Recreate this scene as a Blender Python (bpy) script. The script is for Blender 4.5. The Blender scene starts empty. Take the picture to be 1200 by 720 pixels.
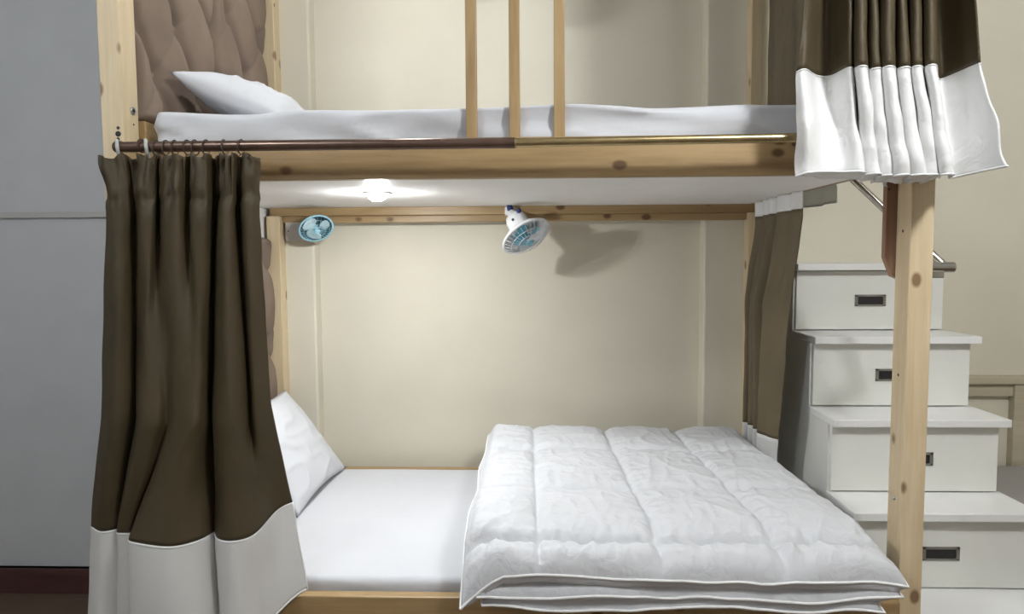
import bpy, bmesh, math, random
from mathutils import Vector, Matrix, noise

random.seed(7)
S = bpy.context.scene
C = S.collection

# ------------------------------------------------------------------ camera
CAMZ = 1.28
cam_d = bpy.data.cameras.new('camera')
cam_d.sensor_width = 36.0
FPX = 786.0                     # focal length in photo pixels
cam_d.lens = 36.0 * FPX / 1200
cam_d.shift_y = -7 / 1200
cam_d.clip_start = 0.02
cam = bpy.data.objects.new('camera', cam_d)
C.objects.link(cam)
cam.matrix_world = (Matrix.Translation((0, 0, CAMZ)) @ Matrix.Rotation(math.radians(1.93), 4, 'Z')
                    @ Matrix.Rotation(math.radians(90 - 3.8), 4, 'X') @ Matrix.Rotation(math.radians(-0.35), 4, 'Z'))
S.camera = cam

# ------------------------------------------------------------------ world, exposure
w = bpy.data.worlds.new('world')
S.world = w
w.use_nodes = True
w.node_tree.nodes['Background'].inputs[0].default_value = (0.9, 0.95, 1.0, 1)
w.node_tree.nodes['Background'].inputs[1].default_value = 0.05
S.view_settings.view_transform = 'Standard'
S.view_settings.look = 'None'
S.view_settings.gamma = 1.0
S.view_settings.use_curve_mapping = False
S.view_settings.exposure = 0.0
ROOM_LAMP_W = 108.0
FILL_LAMP_W = 52.0
BUNK_LAMP_W = 1.8
UPPER_LAMP_W = 2.0


# ------------------------------------------------------------------ materials
def new_mat(name):
    m = bpy.data.materials.new(name)
    m.use_nodes = True
    nt = m.node_tree
    b = nt.nodes['Principled BSDF']
    return m, nt, b


def lin(c):
    return tuple(((v / 255) / 12.92 if v / 255 <= 0.04045 else ((v / 255 + 0.055) / 1.055) ** 2.4) for v in c)


def node(nt, t, **kw):
    n = nt.nodes.new(t)
    for k, v in kw.items():
        setattr(n, k, v)
    return n


def mat_plain(name, col, rough=0.5, metal=0.0, bump=0.0, bscale=200.0, var=0.06, vscale=6.0, spec=0.5, sheen=0.0):
    """colour with soft blotches and a fine grain bump"""
    m, nt, b = new_mat(name)
    tc = node(nt, 'ShaderNodeTexCoord')
    n = node(nt, 'ShaderNodeTexNoise')
    n.inputs['Scale'].default_value = vscale
    n.inputs['Detail'].default_value = 5
    nt.links.new(tc.outputs['Object'], n.inputs['Vector'])
    r = node(nt, 'ShaderNodeValToRGB')
    r.color_ramp.elements[0].position = 0.3
    r.color_ramp.elements[1].position = 0.7
    r.color_ramp.elements[0].color = (*[c * (1 - var) for c in col], 1)
    r.color_ramp.elements[1].color = (*[min(1, c * (1 + var)) for c in col], 1)
    nt.links.new(n.outputs['Fac'], r.inputs['Fac'])
    nt.links.new(r.outputs['Color'], b.inputs['Base Color'])
    b.inputs['Roughness'].default_value = rough
    b.inputs['Metallic'].default_value = metal
    b.inputs['Specular IOR Level'].default_value = spec
    if sheen:
        b.inputs['Sheen Weight'].default_value = sheen
        b.inputs['Sheen Roughness'].default_value = 0.5
    if bump:
        n2 = node(nt, 'ShaderNodeTexNoise')
        n2.inputs['Scale'].default_value = bscale
        n2.inputs['Detail'].default_value = 3
        nt.links.new(tc.outputs['Object'], n2.inputs['Vector'])
        bp = node(nt, 'ShaderNodeBump')
        bp.inputs['Strength'].default_value = bump
        bp.inputs['Distance'].default_value = 0.004
        nt.links.new(n2.outputs['Fac'], bp.inputs['Height'])
        nt.links.new(bp.outputs['Normal'], b.inputs['Normal'])
    return m


def mat_wood(name, light, dark, axis, knots=True, rough=0.45):
    m, nt, b = new_mat(name)
    tc = node(nt, 'ShaderNodeTexCoord')
    mp = node(nt, 'ShaderNodeMapping')
    sc = [14.0, 14.0, 14.0]
    sc['XYZ'.index(axis)] = 0.9
    mp.inputs['Scale'].default_value = sc
    nt.links.new(tc.outputs['Object'], mp.inputs['Vector'])
    n = node(nt, 'ShaderNodeTexNoise')
    n.inputs['Scale'].default_value = 1.6
    n.inputs['Detail'].default_value = 6
    n.inputs['Distortion'].default_value = 0.6
    nt.links.new(mp.outputs['Vector'], n.inputs['Vector'])
    wv = node(nt, 'ShaderNodeTexNoise')
    wv.inputs['Scale'].default_value = 9.0
    wv.inputs['Detail'].default_value = 3
    nt.links.new(mp.outputs['Vector'], wv.inputs['Vector'])
    mx = node(nt, 'ShaderNodeMix', data_type='FLOAT')
    mx.inputs[0].default_value = 0.35
    nt.links.new(n.outputs['Fac'], mx.inputs[2])
    nt.links.new(wv.outputs['Fac'], mx.inputs[3])
    r = node(nt, 'ShaderNodeValToRGB')
    r.color_ramp.elements[0].position = 0.36
    r.color_ramp.elements[1].position = 0.62
    r.color_ramp.elements[0].color = (*dark, 1)
    r.color_ramp.elements[1].color = (*light, 1)
    nt.links.new(mx.outputs[0], r.inputs['Fac'])
    out = r.outputs['Color']
    if knots:
        mp2 = node(nt, 'ShaderNodeMapping')
        sk = [10.0, 10.0, 10.0]
        sk['XYZ'.index(axis)] = 6.5
        mp2.inputs['Scale'].default_value = sk
        mp2.inputs['Location'].default_value = (0.31, 0.17, 0.43)
        nt.links.new(tc.outputs['Object'], mp2.inputs['Vector'])
        vo = node(nt, 'ShaderNodeTexVoronoi')
        vo.inputs['Scale'].default_value = 1.0
        nt.links.new(mp2.outputs['Vector'], vo.inputs['Vector'])
        kr = node(nt, 'ShaderNodeValToRGB')
        kr.color_ramp.elements[0].position = 0.09
        kr.color_ramp.elements[1].position = 0.155
        kr.color_ramp.elements[0].color = (1, 1, 1, 1)
        kr.color_ramp.elements[1].color = (0, 0, 0, 1)
        nt.links.new(vo.outputs['Distance'], kr.inputs['Fac'])
        km = node(nt, 'ShaderNodeMix', data_type='RGBA')
        nt.links.new(kr.outputs['Color'], km.inputs[0])
        nt.links.new(out, km.inputs[6])
        km.inputs[7].default_value = (dark[0] * 0.4, dark[1] * 0.32, dark[2] * 0.28, 1)
        out = km.outputs[2]
    nt.links.new(out, b.inputs['Base Color'])
    b.inputs['Roughness'].default_value = rough
    bp = node(nt, 'ShaderNodeBump')
    bp.inputs['Strength'].default_value = 0.12
    bp.inputs['Distance'].default_value = 0.003
    nt.links.new(wv.outputs['Fac'], bp.inputs['Height'])
    nt.links.new(bp.outputs['Normal'], b.inputs['Normal'])
    return m


def mat_cloth(name, col, rough=0.85, weave=900.0, wstr=0.15, var=0.05, crumple=0.0, cscale=9.0, sheen=0.0, spec=0.3, transl=0.0):
    m, nt, b = new_mat(name)
    tc = node(nt, 'ShaderNodeTexCoord')
    n = node(nt, 'ShaderNodeTexNoise')
    n.inputs['Scale'].default_value = 5
    n.inputs['Detail'].default_value = 6
    nt.links.new(tc.outputs['Object'], n.inputs['Vector'])
    r = node(nt, 'ShaderNodeValToRGB')
    r.color_ramp.elements[0].position = 0.3
    r.color_ramp.elements[1].position = 0.7
    r.color_ramp.elements[0].color = (*[c * (1 - var) for c in col], 1)
    r.color_ramp.elements[1].color = (*[min(1, c * (1 + var)) for c in col], 1)
    nt.links.new(n.outputs['Fac'], r.inputs['Fac'])
    nt.links.new(r.outputs['Color'], b.inputs['Base Color'])
    b.inputs['Roughness'].default_value = rough
    b.inputs['Specular IOR Level'].default_value = spec
    if sheen:
        b.inputs['Sheen Weight'].default_value = sheen
        b.inputs['Sheen Roughness'].default_value = 0.4
        b.inputs['Sheen Tint'].default_value = (*[min(1, c * 4) for c in col], 1)
    f = node(nt, 'ShaderNodeTexNoise')
    f.inputs['Scale'].default_value = weave
    f.inputs['Detail'].default_value = 2
    nt.links.new(tc.outputs['Object'], f.inputs['Vector'])
    bp = node(nt, 'ShaderNodeBump')
    bp.inputs['Strength'].default_value = wstr
    bp.inputs['Distance'].default_value = 0.001
    nt.links.new(f.outputs['Fac'], bp.inputs['Height'])
    last = bp.outputs['Normal']
    if crumple:
        g = node(nt, 'ShaderNodeTexNoise')
        g.inputs['Scale'].default_value = cscale
        g.inputs['Detail'].default_value = 4
        g.inputs['Distortion'].default_value = 1.2
        nt.links.new(tc.outputs['Object'], g.inputs['Vector'])
        b2 = node(nt, 'ShaderNodeBump')
        b2.inputs['Strength'].default_value = crumple
        b2.inputs['Distance'].default_value = 0.02
        nt.links.new(g.outputs['Fac'], b2.inputs['Height'])
        nt.links.new(last, b2.inputs['Normal'])
        last = b2.outputs['Normal']
    nt.links.new(last, b.inputs['Normal'])
    if transl:
        tr = node(nt, 'ShaderNodeBsdfTranslucent')
        tr.inputs['Color'].default_value = (*col, 1)
        mx = node(nt, 'ShaderNodeMixShader')
        mx.inputs[0].default_value = transl
        nt.links.new(b.outputs[0], mx.inputs[1])
        nt.links.new(tr.outputs[0], mx.inputs[2])
        nt.links.new(mx.outputs[0], nt.nodes['Material Output'].inputs['Surface'])
    return m


def mat_emit(name, col, strength):
    m, nt, b = new_mat(name)
    b.inputs['Base Color'].default_value = (*col, 1)
    b.inputs['Emission Color'].default_value = (*col, 1)
    b.inputs['Emission Strength'].default_value = strength
    return m


PINE_L, PINE_D = (0.66, 0.545, 0.355), (0.57, 0.44, 0.27)
RAIL_L, RAIL_D = (0.385, 0.265, 0.125), (0.275, 0.175, 0.075)
M = {}
for ax in 'XYZ':
    M['pine' + ax] = mat_wood('pine_' + ax, PINE_L, PINE_D, ax)
    M['rail' + ax] = mat_wood('varnished_pine_' + ax, RAIL_L, RAIL_D, ax)
M['pale_wood'] = mat_wood('pale_neighbour_wood', (0.50, 0.45, 0.33), (0.43, 0.38, 0.27), 'X', knots=False)
M['red_wood'] = mat_wood('reddish_wood', (0.31, 0.185, 0.115), (0.235, 0.13, 0.08), 'Z', knots=True)
M['cream'] = mat_plain('cream_paint', (0.675, 0.635, 0.52), 0.75, bump=0.12, bscale=160, var=0.035, vscale=3.0, spec=0.25)
M['grey'] = mat_plain('grey_laminate', (0.57, 0.585, 0.60), 0.55, bump=0.06, bscale=300, var=0.03, spec=0.3)
M['grey_trim'] = mat_plain('grey_trim_paint', (0.50, 0.50, 0.48), 0.5, var=0.03)
M['base'] = mat_plain('dark_red_brown_skirting', (0.075, 0.030, 0.026), 0.5, var=0.15, vscale=20)
M['floor'] = mat_plain('dark_wood_floor', (0.13, 0.085, 0.06), 0.4, var=0.06)
M['room'] = mat_plain('dim_room_paint', (0.50, 0.49, 0.47), 0.8, var=0.03)
M['ceil'] = mat_plain('ceiling_paint', (0.62, 0.61, 0.59), 0.85, var=0.02)
M['white_board'] = mat_plain('white_board', (0.87, 0.86, 0.84), 0.5, bump=0.03, var=0.02, spec=0.3)
M['stair'] = mat_plain('white_laminate', (0.74, 0.74, 0.69), 0.4, bump=0.04, bscale=400, var=0.02, spec=0.35)
M['stair_edge'] = mat_plain('white_tread_laminate', (0.80, 0.80, 0.78), 0.35, var=0.02, spec=0.4)
M['handle'] = mat_plain('brushed_grey_metal', (0.30, 0.29, 0.26), 0.4, metal=0.7, var=0.1, vscale=60)
M['black'] = mat_plain('black_plastic', (0.012, 0.012, 0.012), 0.5, var=0.2)
M['steel'] = mat_plain('stainless_steel', (0.55, 0.54, 0.50), 0.22, metal=1.0, var=0.1, vscale=30)
M['bronze'] = mat_plain('bronze_lacquer', (0.13, 0.082, 0.06), 0.28, metal=0.55, var=0.12, vscale=30)
M['brass'] = mat_plain('brass_tube', (0.42, 0.33, 0.17), 0.25, metal=0.9, var=0.12, vscale=30)
M['ring'] = mat_plain('dark_brown_ring', (0.055, 0.04, 0.03), 0.4, var=0.1)
M['grey_plastic'] = mat_plain('pale_grey_plastic', (0.42, 0.43, 0.41), 0.4, var=0.05)
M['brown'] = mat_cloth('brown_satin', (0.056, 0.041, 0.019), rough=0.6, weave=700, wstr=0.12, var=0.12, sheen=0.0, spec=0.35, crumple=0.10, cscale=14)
M['brown_lit'] = mat_cloth('brown_satin_backlit', (0.135, 0.106, 0.062), rough=0.6, weave=700, wstr=0.12, var=0.10, sheen=0.0, spec=0.35, crumple=0.10, cscale=14)  # lighter copy of the brown satin, light through the cloth put into its colour
M['hem'] = mat_cloth('white_satin', (0.74, 0.74, 0.73), rough=0.42, weave=600, wstr=0.08, var=0.03, crumple=0.5, cscale=9, spec=0.5)
M['hem_soft'] = mat_cloth('white_satin_smooth', (0.74, 0.74, 0.72), rough=0.55, weave=600, wstr=0.08, var=0.03, crumple=0.10, cscale=7, spec=0.4, transl=0.2)
M['hem_sheer'] = mat_cloth('white_sheer_satin', (0.78, 0.79, 0.77), rough=0.5, weave=600, wstr=0.08, var=0.03, spec=0.4, transl=0.6)
M['sheet'] = mat_cloth('white_cotton', (0.56, 0.568, 0.59), rough=0.9, weave=1200, wstr=0.12, var=0.02, crumple=0.14, cscale=8, spec=0.2)
M['duvet'] = mat_cloth('white_microfibre', (0.575, 0.583, 0.60), rough=0.85, weave=1000, wstr=0.10, var=0.02, crumple=0.32, cscale=18, spec=0.25)
M['piping'] = mat_cloth('white_piping', (0.84, 0.84, 0.83), rough=0.8, var=0.02)
M['velvet'] = mat_cloth('taupe_velvet', (0.20, 0.152, 0.118), rough=0.9, weave=300, wstr=0.3, var=0.16, sheen=0.0, spec=0.15)
M['fan_white'] = mat_plain('white_fan_plastic', (0.78, 0.79, 0.80), 0.3, var=0.02)
M['fan_blue'] = mat_plain('light_blue_fan_plastic', (0.20, 0.52, 0.66), 0.3, var=0.06)
M['fan_deep'] = mat_plain('blue_fan_blade_plastic', (0.06, 0.36, 0.55), 0.35, var=0.08)
M['fan_blade'] = mat_plain('bright_blue_blade_plastic', (0.13, 0.50, 0.68), 0.35, var=0.08)
M['fan_pale'] = mat_plain('pale_blue_blade_plastic', (0.52, 0.66, 0.70), 0.3, var=0.05)
M['fan_ring'] = mat_plain('sky_blue_fan_plastic', (0.36, 0.64, 0.74), 0.3, var=0.05)
M['dark_blue'] = mat_plain('dark_teal_plastic', (0.04, 0.10, 0.13), 0.4, var=0.1)
M['navy'] = mat_plain('navy_knob_plastic', (0.02, 0.035, 0.15), 0.35, var=0.1)
M['dark_wire'] = mat_plain('dark_wire', (0.03, 0.05, 0.06), 0.5, var=0.1)
M['plate'] = mat_plain('grey_back_plate', (0.50, 0.47, 0.44), 0.5, var=0.05)
M['zinc'] = mat_plain('zinc_bolt', (0.45, 0.47, 0.47), 0.3, metal=0.9, var=0.1, vscale=80)
M['lens'] = mat_emit('lamp_lens', (0.96, 0.98, 1.0), 760.0)
M['lens_upper'] = mat_emit('lamp_lens_upper', (0.96, 0.98, 1.0), 360.0)
GA = math.pi * 4 * math.pi * 0.11 ** 2
M['globe'] = mat_emit('opal_globe', (0.96, 0.98, 1.0), ROOM_LAMP_W / GA)
M['globe_fill'] = mat_emit('opal_globe_fill', (0.88, 0.94, 1.0), FILL_LAMP_W / GA)
M['grey_cover'] = mat_cloth('grey_bed_cover', (0.34, 0.32, 0.30), rough=0.9, var=0.05, crumple=0.1)


# ------------------------------------------------------------------ helpers
def tag(o, label=None, cat=None, group=None, kind=None):
    if label: o['label'] = label
    if cat: o['category'] = cat
    if group: o['group'] = group
    if kind: o['kind'] = kind
    return o


def empty(name, loc, label, cat, group=None):
    o = bpy.data.objects.new(name, None)
    o.empty_display_size = 0.1
    C.objects.link(o)
    o.location = loc
    return tag(o, label, cat, group)


def world_loc(o):
    p = Vector((0, 0, 0))
    while o:
        p += o.location
        o = o.parent
    return p


def link(name, me, mat, parent=None, smooth=False, at=None):
    """mesh vertices are given in world space (or about the point 'at')"""
    o = bpy.data.objects.new(name, me)
    C.objects.link(o)
    if mat and not me.materials:
        me.materials.append(M[mat] if isinstance(mat, str) else mat)
    if smooth:
        me.polygons.foreach_set('use_smooth', [True] * len(me.polygons))
    loc = Vector(at) if at is not None else Vector((0, 0, 0))
    if parent:
        o.parent = parent
        loc = loc - world_loc(parent)
    o.location = loc
    return o


def bm_box(bm, x, y, z, bev=0.0):
    r = bmesh.ops.create_cube(bm, size=1.0)
    for v in r['verts']:
        v.co = Vector((x[0] + (v.co.x + .5) * (x[1] - x[0]), y[0] + (v.co.y + .5) * (y[1] - y[0]), z[0] + (v.co.z + .5) * (z[1] - z[0])))
    if bev:
        es = list({e for v in r['verts'] for e in v.link_edges})
        bmesh.ops.bevel(bm, geom=es, offset=bev, segments=2, affect='EDGES', profile=0.5)


def bm_mesh(name, bm):
    me = bpy.data.meshes.new(name)
    bmesh.ops.recalc_face_normals(bm, faces=bm.faces)
    bm.to_mesh(me)
    bm.free()
    return me


def box(name, x, y, z, mat, parent=None, bev=0.003):
    bm = bmesh.new()
    bm_box(bm, x, y, z, bev)
    return link(name, bm_mesh(name, bm), mat, parent)


def prism(name, poly, axis, a0, a1, mat, parent=None, bev=0.0):
    """polygon in the two other axes, extruded along axis"""
    bm = bmesh.new()
    def P(p, a):
        return {'X': (a, p[0], p[1]), 'Y': (p[0], a, p[1]), 'Z': (p[0], p[1], a)}[axis]
    va = [bm.verts.new(P(p, a0)) for p in poly]
    vb = [bm.verts.new(P(p, a1)) for p in poly]
    bm.faces.new(va); bm.faces.new(vb[::-1])
    n = len(poly)
    for i in range(n):
        bm.faces.new([va[i], va[(i + 1) % n], vb[(i + 1) % n], vb[i]])
    if bev:
        bmesh.ops.bevel(bm, geom=list(bm.edges), offset=bev, segments=2, affect='EDGES')
    return link(name, bm_mesh(name, bm), mat, parent)


def bm_tube(bm, pts, r, seg=12, cap=True):
    pts = [Vector(p) for p in pts]
    rs = r if isinstance(r, (list, tuple)) else [r] * len(pts)
    t0 = (pts[1] - pts[0]).normalized()
    up = Vector((0, 0, 1)) if abs(t0.z) < 0.9 else Vector((1, 0, 0))
    n = t0.cross(up).normalized()
    rings = []
    for i, p in enumerate(pts):
        t = (pts[min(i + 1, len(pts) - 1)] - pts[max(i - 1, 0)]).normalized()
        n = (n - t * n.dot(t)).normalized()
        b = t.cross(n)
        rings.append([bm.verts.new(p + (n * math.cos(2 * math.pi * k / seg) + b * math.sin(2 * math.pi * k / seg)) * rs[i]) for k in range(seg)])
    for a, c in zip(rings, rings[1:]):
        for k in range(seg):
            bm.faces.new([a[k], a[(k + 1) % seg], c[(k + 1) % seg], c[k]])
    if cap:
        bm.faces.new(rings[0][::-1]); bm.faces.new(rings[-1])


def tube(name, pts, r, mat, parent=None, seg=12):
    bm = bmesh.new()
    bm_tube(bm, pts, r, seg)
    o = link(name, bm_mesh(name, bm), mat, parent, smooth=True)
    auto(o)
    return o


def auto(o, ang=40):
    bm = bmesh.new()
    bm.from_mesh(o.data)
    for e in bm.edges:
        if len(e.link_faces) == 2 and e.calc_face_angle(0) > math.radians(ang):
            e.smooth = False
    bm.to_mesh(o.data)
    bm.free()


def frame_of(axis):
    a = Vector(axis).normalized()
    up = Vector((0, 0, 1)) if abs(a.z) < 0.95 else Vector((0, 1, 0))
    x = up.cross(a).normalized()
    y = a.cross(x)
    return Matrix((x, y, a)).transposed()


def lathe(name, prof, centre, axis, mat, parent=None, seg=28, close=False):
    """profile of (radius, height along axis)"""
    F = frame_of(axis)
    c = Vector(centre)
    bm = bmesh.new()
    rings = []
    for r, h in prof:
        if r < 1e-6:
            rings.append([bm.verts.new(c + F @ Vector((0, 0, h)))])
        else:
            rings.append([bm.verts.new(c + F @ Vector((r * math.cos(2 * math.pi * k / seg), r * math.sin(2 * math.pi * k / seg), h))) for k in range(seg)])
    if close:
        rings.append(rings[0])
    for a, b in zip(rings, rings[1:]):
        for k in range(seg):
            q = (k + 1) % seg
            if len(a) == 1 and len(b) == 1: continue
            if len(a) == 1: bm.faces.new([a[0], b[q], b[k]])
            elif len(b) == 1: bm.faces.new([a[k], a[q], b[0]])
            else: bm.faces.new([a[k], a[q], b[q], b[k]])
    o = link(name, bm_mesh(name, bm), mat, parent, smooth=True)
    auto(o, 35)
    return o


def torus(name, centre, axis, R, r, mat, parent=None, seg=36, sr=8):
    prof = [(R + r * math.cos(2 * math.pi * k / sr), r * math.sin(2 * math.pi * k / sr)) for k in range(sr)]
    return lathe(name, prof, centre, axis, mat, parent, seg, close=True)


def grid_mesh(name, f, nu, nv, mat, parent=None, thick=0.0, closed_u=False):
    vs, fs = [], []
    for j in range(nv + 1):
        for i in range(nu + 1):
            vs.append(f(i / nu, j / nv))
    for j in range(nv):
        for i in range(nu):
            a = j * (nu + 1) + i
            fs.append((a, a + 1, a + nu + 2, a + nu + 1))
    me = bpy.data.meshes.new(name)
    me.from_pydata(vs, [], fs)
    o = link(name, me, mat, parent, smooth=True)
    if thick:
        md = o.modifiers.new('thickness', 'SOLIDIFY')
        md.thickness = thick
        md.offset = 0
    return o


def catmull(pts, t):
    n = len(pts) - 1
    x = max(0.0, min(0.99999, t)) * n
    i = int(x)
    f = x - i
    p1, p2 = pts[i], pts[i + 1]
    p0 = pts[i - 1] if i > 0 else tuple(2 * a - b for a, b in zip(p1, p2))
    p3 = pts[i + 2] if i + 2 <= n else tuple(2 * b - a for a, b in zip(p1, p2))
    return tuple(0.5 * (2 * b + (c - a) * f + (2 * a - 5 * b + 4 * c - d) * f * f + (3 * b - a - 3 * c + d) * f ** 3)
                 for a, b, c, d in zip(p0, p1, p2, p3))


def nz(x, y, z=0.0):
    return noise.noise(Vector((x, y, z)))


def sm(t):
    t = max(0.0, min(1.0, t))
    return t * t * (3 - 2 * t)


def structure(o):
    o['kind'] = 'structure'
    return o


# pixel helper: world point seen at a photo pixel (1200x720), on the upright plane Y = y
MW = cam.matrix_world.copy()
def at(px, py, Y):
    d = MW.to_3x3() @ Vector(((px - 600) / FPX, (360 - py - 7) / FPX, -1))
    return MW.translation + d * (Y / d.y)
def atz(px, py, Z):
    d = MW.to_3x3() @ Vector(((px - 600) / FPX, (360 - py - 7) / FPX, -1))
    return MW.translation + d * ((Z - CAMZ) / d.z)


# ------------------------------------------------------------------ the room
structure(box('floor', (-2.7, 3.3), (-2.2, 2.95), (-0.06, 0), 'floor', bev=0))
structure(box('ceiling', (-2.7, 3.3), (-2.2, 2.95), (2.75, 2.8), 'ceil', bev=0))
bm = bmesh.new()
bm_box(bm, (-2.7, -0.925), (2.80, 2.97), (0, 2.75), 0.008)
bm_box(bm, (-0.945, 0.72), (2.872, 2.97), (0, 2.75))
bm_box(bm, (0.70, 3.3), (2.80, 2.97), (0, 2.75), 0.008)
structure(link('wall_back', bm_mesh('wall_back', bm), 'cream'))
structure(box('wall_side', (-2.75, -2.65), (-2.2, 2.45), (0, 2.75), 'room', bev=0))
structure(box('wall_right', (3.25, 3.35), (-2.2, 2.95), (0, 2.75), 'cream', bev=0))
structure(box('wall_front', (-2.7, 3.3), (-2.3, -2.2), (0, 2.75), 'room', bev=0))
structure(box('wall_left', (-2.65, -1.165), (2.45, 2.80), (0, 2.75), 'grey', bev=0))
zt = at(60, 252, 2.44).z
structure(box('trim_1', (-2.65, -1.165), (2.438, 2.452), (zt - 0.011, zt + 0.011), 'grey_trim', bev=0.002))
bl = structure(box('baseboard_left', (-2.65, -1.165), (2.43, 2.452), (0, 0.10), 'base', bev=0.002))
zb = at(60, 670, 2.43).z
structure(prism('baseboard_left_moulding', [(2.452, 0.10), (2.424, 0.10), (2.424, zb - 0.014), (2.432, zb - 0.004), (2.44, zb), (2.452, zb)], 'X', -2.65, -1.165, 'base', bl))

# ------------------------------------------------------------------ ceiling lamp of the room, plus an added fill lamp
def globe_lamp(x, y, mat, label):
    r = empty('ceiling_light', (x, y, 2.75), label, 'ceiling light', 'globe lamps of the room')
    lathe('ceiling_rose', [(0, 0), (0.07, 0), (0.07, -0.03), (0.05, -0.05), (0.05, -0.08), (0, -0.08)], (x, y, 2.75), (0, 0, 1), 'white_board', r, 28)
    lathe('globe', [(0.11 * math.sin(math.pi * k / 12), -0.11 * math.cos(math.pi * k / 12)) for k in range(13)], (x, y, 2.56), (0, 0, 1), mat, r, 20)
globe_lamp(1.10, 0.45, 'globe', 'white globe lamp on the room ceiling in front of the stairs')
globe_lamp(-1.45, 0.05, 'globe_fill', 'added cool white globe lamp, unseen fill light for the grey wall')  # added lamp out of view, brightens the grey wall and left curtain

# ------------------------------------------------------------------ the bunk bed
XL, XR = -1.076, 0.958          # inner faces of the front posts
YF = 1.75                        # front of the frame
ZP = 1.486                       # underside of the upper platform
ZC = 2.62                        # underside of the canopy
bed = empty('bunk_bed', (-0.05, 2.28, 0), 'pine double bunk bed frame with white platform and tufted headboards', 'bunk bed')
box('post', (XL - 0.058, XL), (YF, YF + 0.072), (0, ZC), 'pineZ', bed, 0.003)
box('post', (XR, XR + 0.060), (YF, YF + 0.068), (0, ZC), 'pineZ', bed, 0.003)
# front rails
ur = box('side_rail', (XL, XR), (YF + 0.004, YF + 0.034), (ZP - 0.002, 1.588), 'railX', bed, 0.002)
lr = box('side_rail', (XL, XR), (YF - 0.012, YF + 0.022), (0.17, 0.366), 'railX', bed, 0.004)
# platforms
box('platform', (-1.12, 0.868), (YF + 0.035, 2.79), (ZP, 1.525), 'white_board', bed, 0.001)
box('platform', (-1.12, 0.955), (YF + 0.023, 2.79), (0.26, 0.285), 'pineX', bed, 0.001)
# back rails and stiles
box('back_rail', (-1.09, 0.90), (2.752, 2.80), (1.452, ZP), 'railX', bed, 0.002)
box('back_rail', (-1.045, 0.86), (2.766, 2.80), (1.424, 1.4515), 'railX', bed, 0.002)
for z0, z1, nm in ((0.386, 1.4515, 'l'), (1.527, ZC, 'u')):
    box('back_stile', (-1.100, -1.046), (2.735, 2.80), (z0, z1), 'pineZ', bed, 0.003)
    box('back_stile', (0.861, 0.905), (2.745, 2.80), (z0, z1), 'pineZ', bed, 0.003)
box('back_rail', (-1.045, 0.86), (2.77, 2.80), (0.286, 0.385), 'railX', bed, 0.002)
box('stile_notch', (-1.060, -1.0455), (2.744, 2.752), (2.292, 2.306), 'black', bed, 0.001)
# end panel (white) at the head, wood edge strips
box('end_panel', (-1.150, -1.118), (YF + 0.073, 2.80), (0.2, 1.485), 'white_board', bed, 0.002)
box('end_panel', (-1.150, -1.118), (YF + 0.073, 2.80), (1.526, ZC), 'pineY', bed, 0.002)
box('end_rail', (-1.117, -1.060), (YF + 0.073, 2.73), (1.526, 1.655), 'railY', bed, 0.002)
# canopy
box('canopy', (-1.15, 1.02), (YF, 2.80), (ZC, ZC + 0.03), 'white_board', bed, 0.002)
box('canopy_rail', (XL, XR), (YF + 0.004, YF + 0.034), (ZC - 0.1, ZC - 0.001), 'railX', bed, 0.002)
# foot end board fixed behind the right post
prism('end_board', [(0.932, 1.272), (0.952, 1.222), (0.985, 1.205), (1.00, 1.205), (1.00, 1.56), (0.932, 1.56)], 'Y', YF + 0.069, YF + 0.090, 'red_wood', bed, 0.001)
box('end_rail', (0.87, 0.91), (YF + 0.036, 2.745), (ZP + 0.005, 1.585), 'railY', bed, 0.002)
# guard slats
for px in (552.5, 603, 655.5):
    xc = at(px, 100, YF + 0.045).x
    box('guard_slat', (xc - 0.0145, xc + 0.0145), (YF + 0.0355, YF + 0.056), (1.527, ZC - 0.002), 'railZ', bed, 0.002)
# bolts and holes on the left post
def disc(name, c, axis, r, t, mat, parent):
    return lathe(name, [(0, t), (r * 0.9, t), (r, t * 0.6), (r, 0), (0, 0)], c, axis, mat, parent, 20)
b = disc('bolt', (XL, YF + 0.045, at(155, 130, YF + .045).z), (1, 0, 0), 0.011, 0.003, 'zinc', bed)
disc('bolt_socket', (XL + 0.003, YF + 0.045, at(155, 130, YF + .045).z), (1, 0, 0), 0.005, 0.0008, 'black', b)
disc('bolt_hole', (XL, YF + 0.047, at(155, 146, YF + .045).z), (1, 0, 0), 0.003, 0.0006, 'black', bed)
for py, r in ((157, 0.0075), (150, 0.0045), (163, 0.0045)):
    p = at(138.5, py, YF)
    disc('bolt_hole', (p.x, YF, p.z), (0, -1, 0), r, 0.0008, 'black' if r > .005 else 'ring', bed)
for py, r in ((271, 0.004), (440, 0.004), (585, 0.005)):
    p = at(1050, py, YF + 0.03)
    disc('bolt', (XR, YF + 0.035, p.z), (-1, 0, 0), r, 0.004 if r > .0045 else 0.0008, 'zinc' if r > .0045 else 'ring', bed)
disc('bolt_hole', (0.937, YF + 0.069, at(1048, 222, YF + .07).z), (0, -1, 0), 0.0025, 0.0008, 'black', bed)

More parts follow.
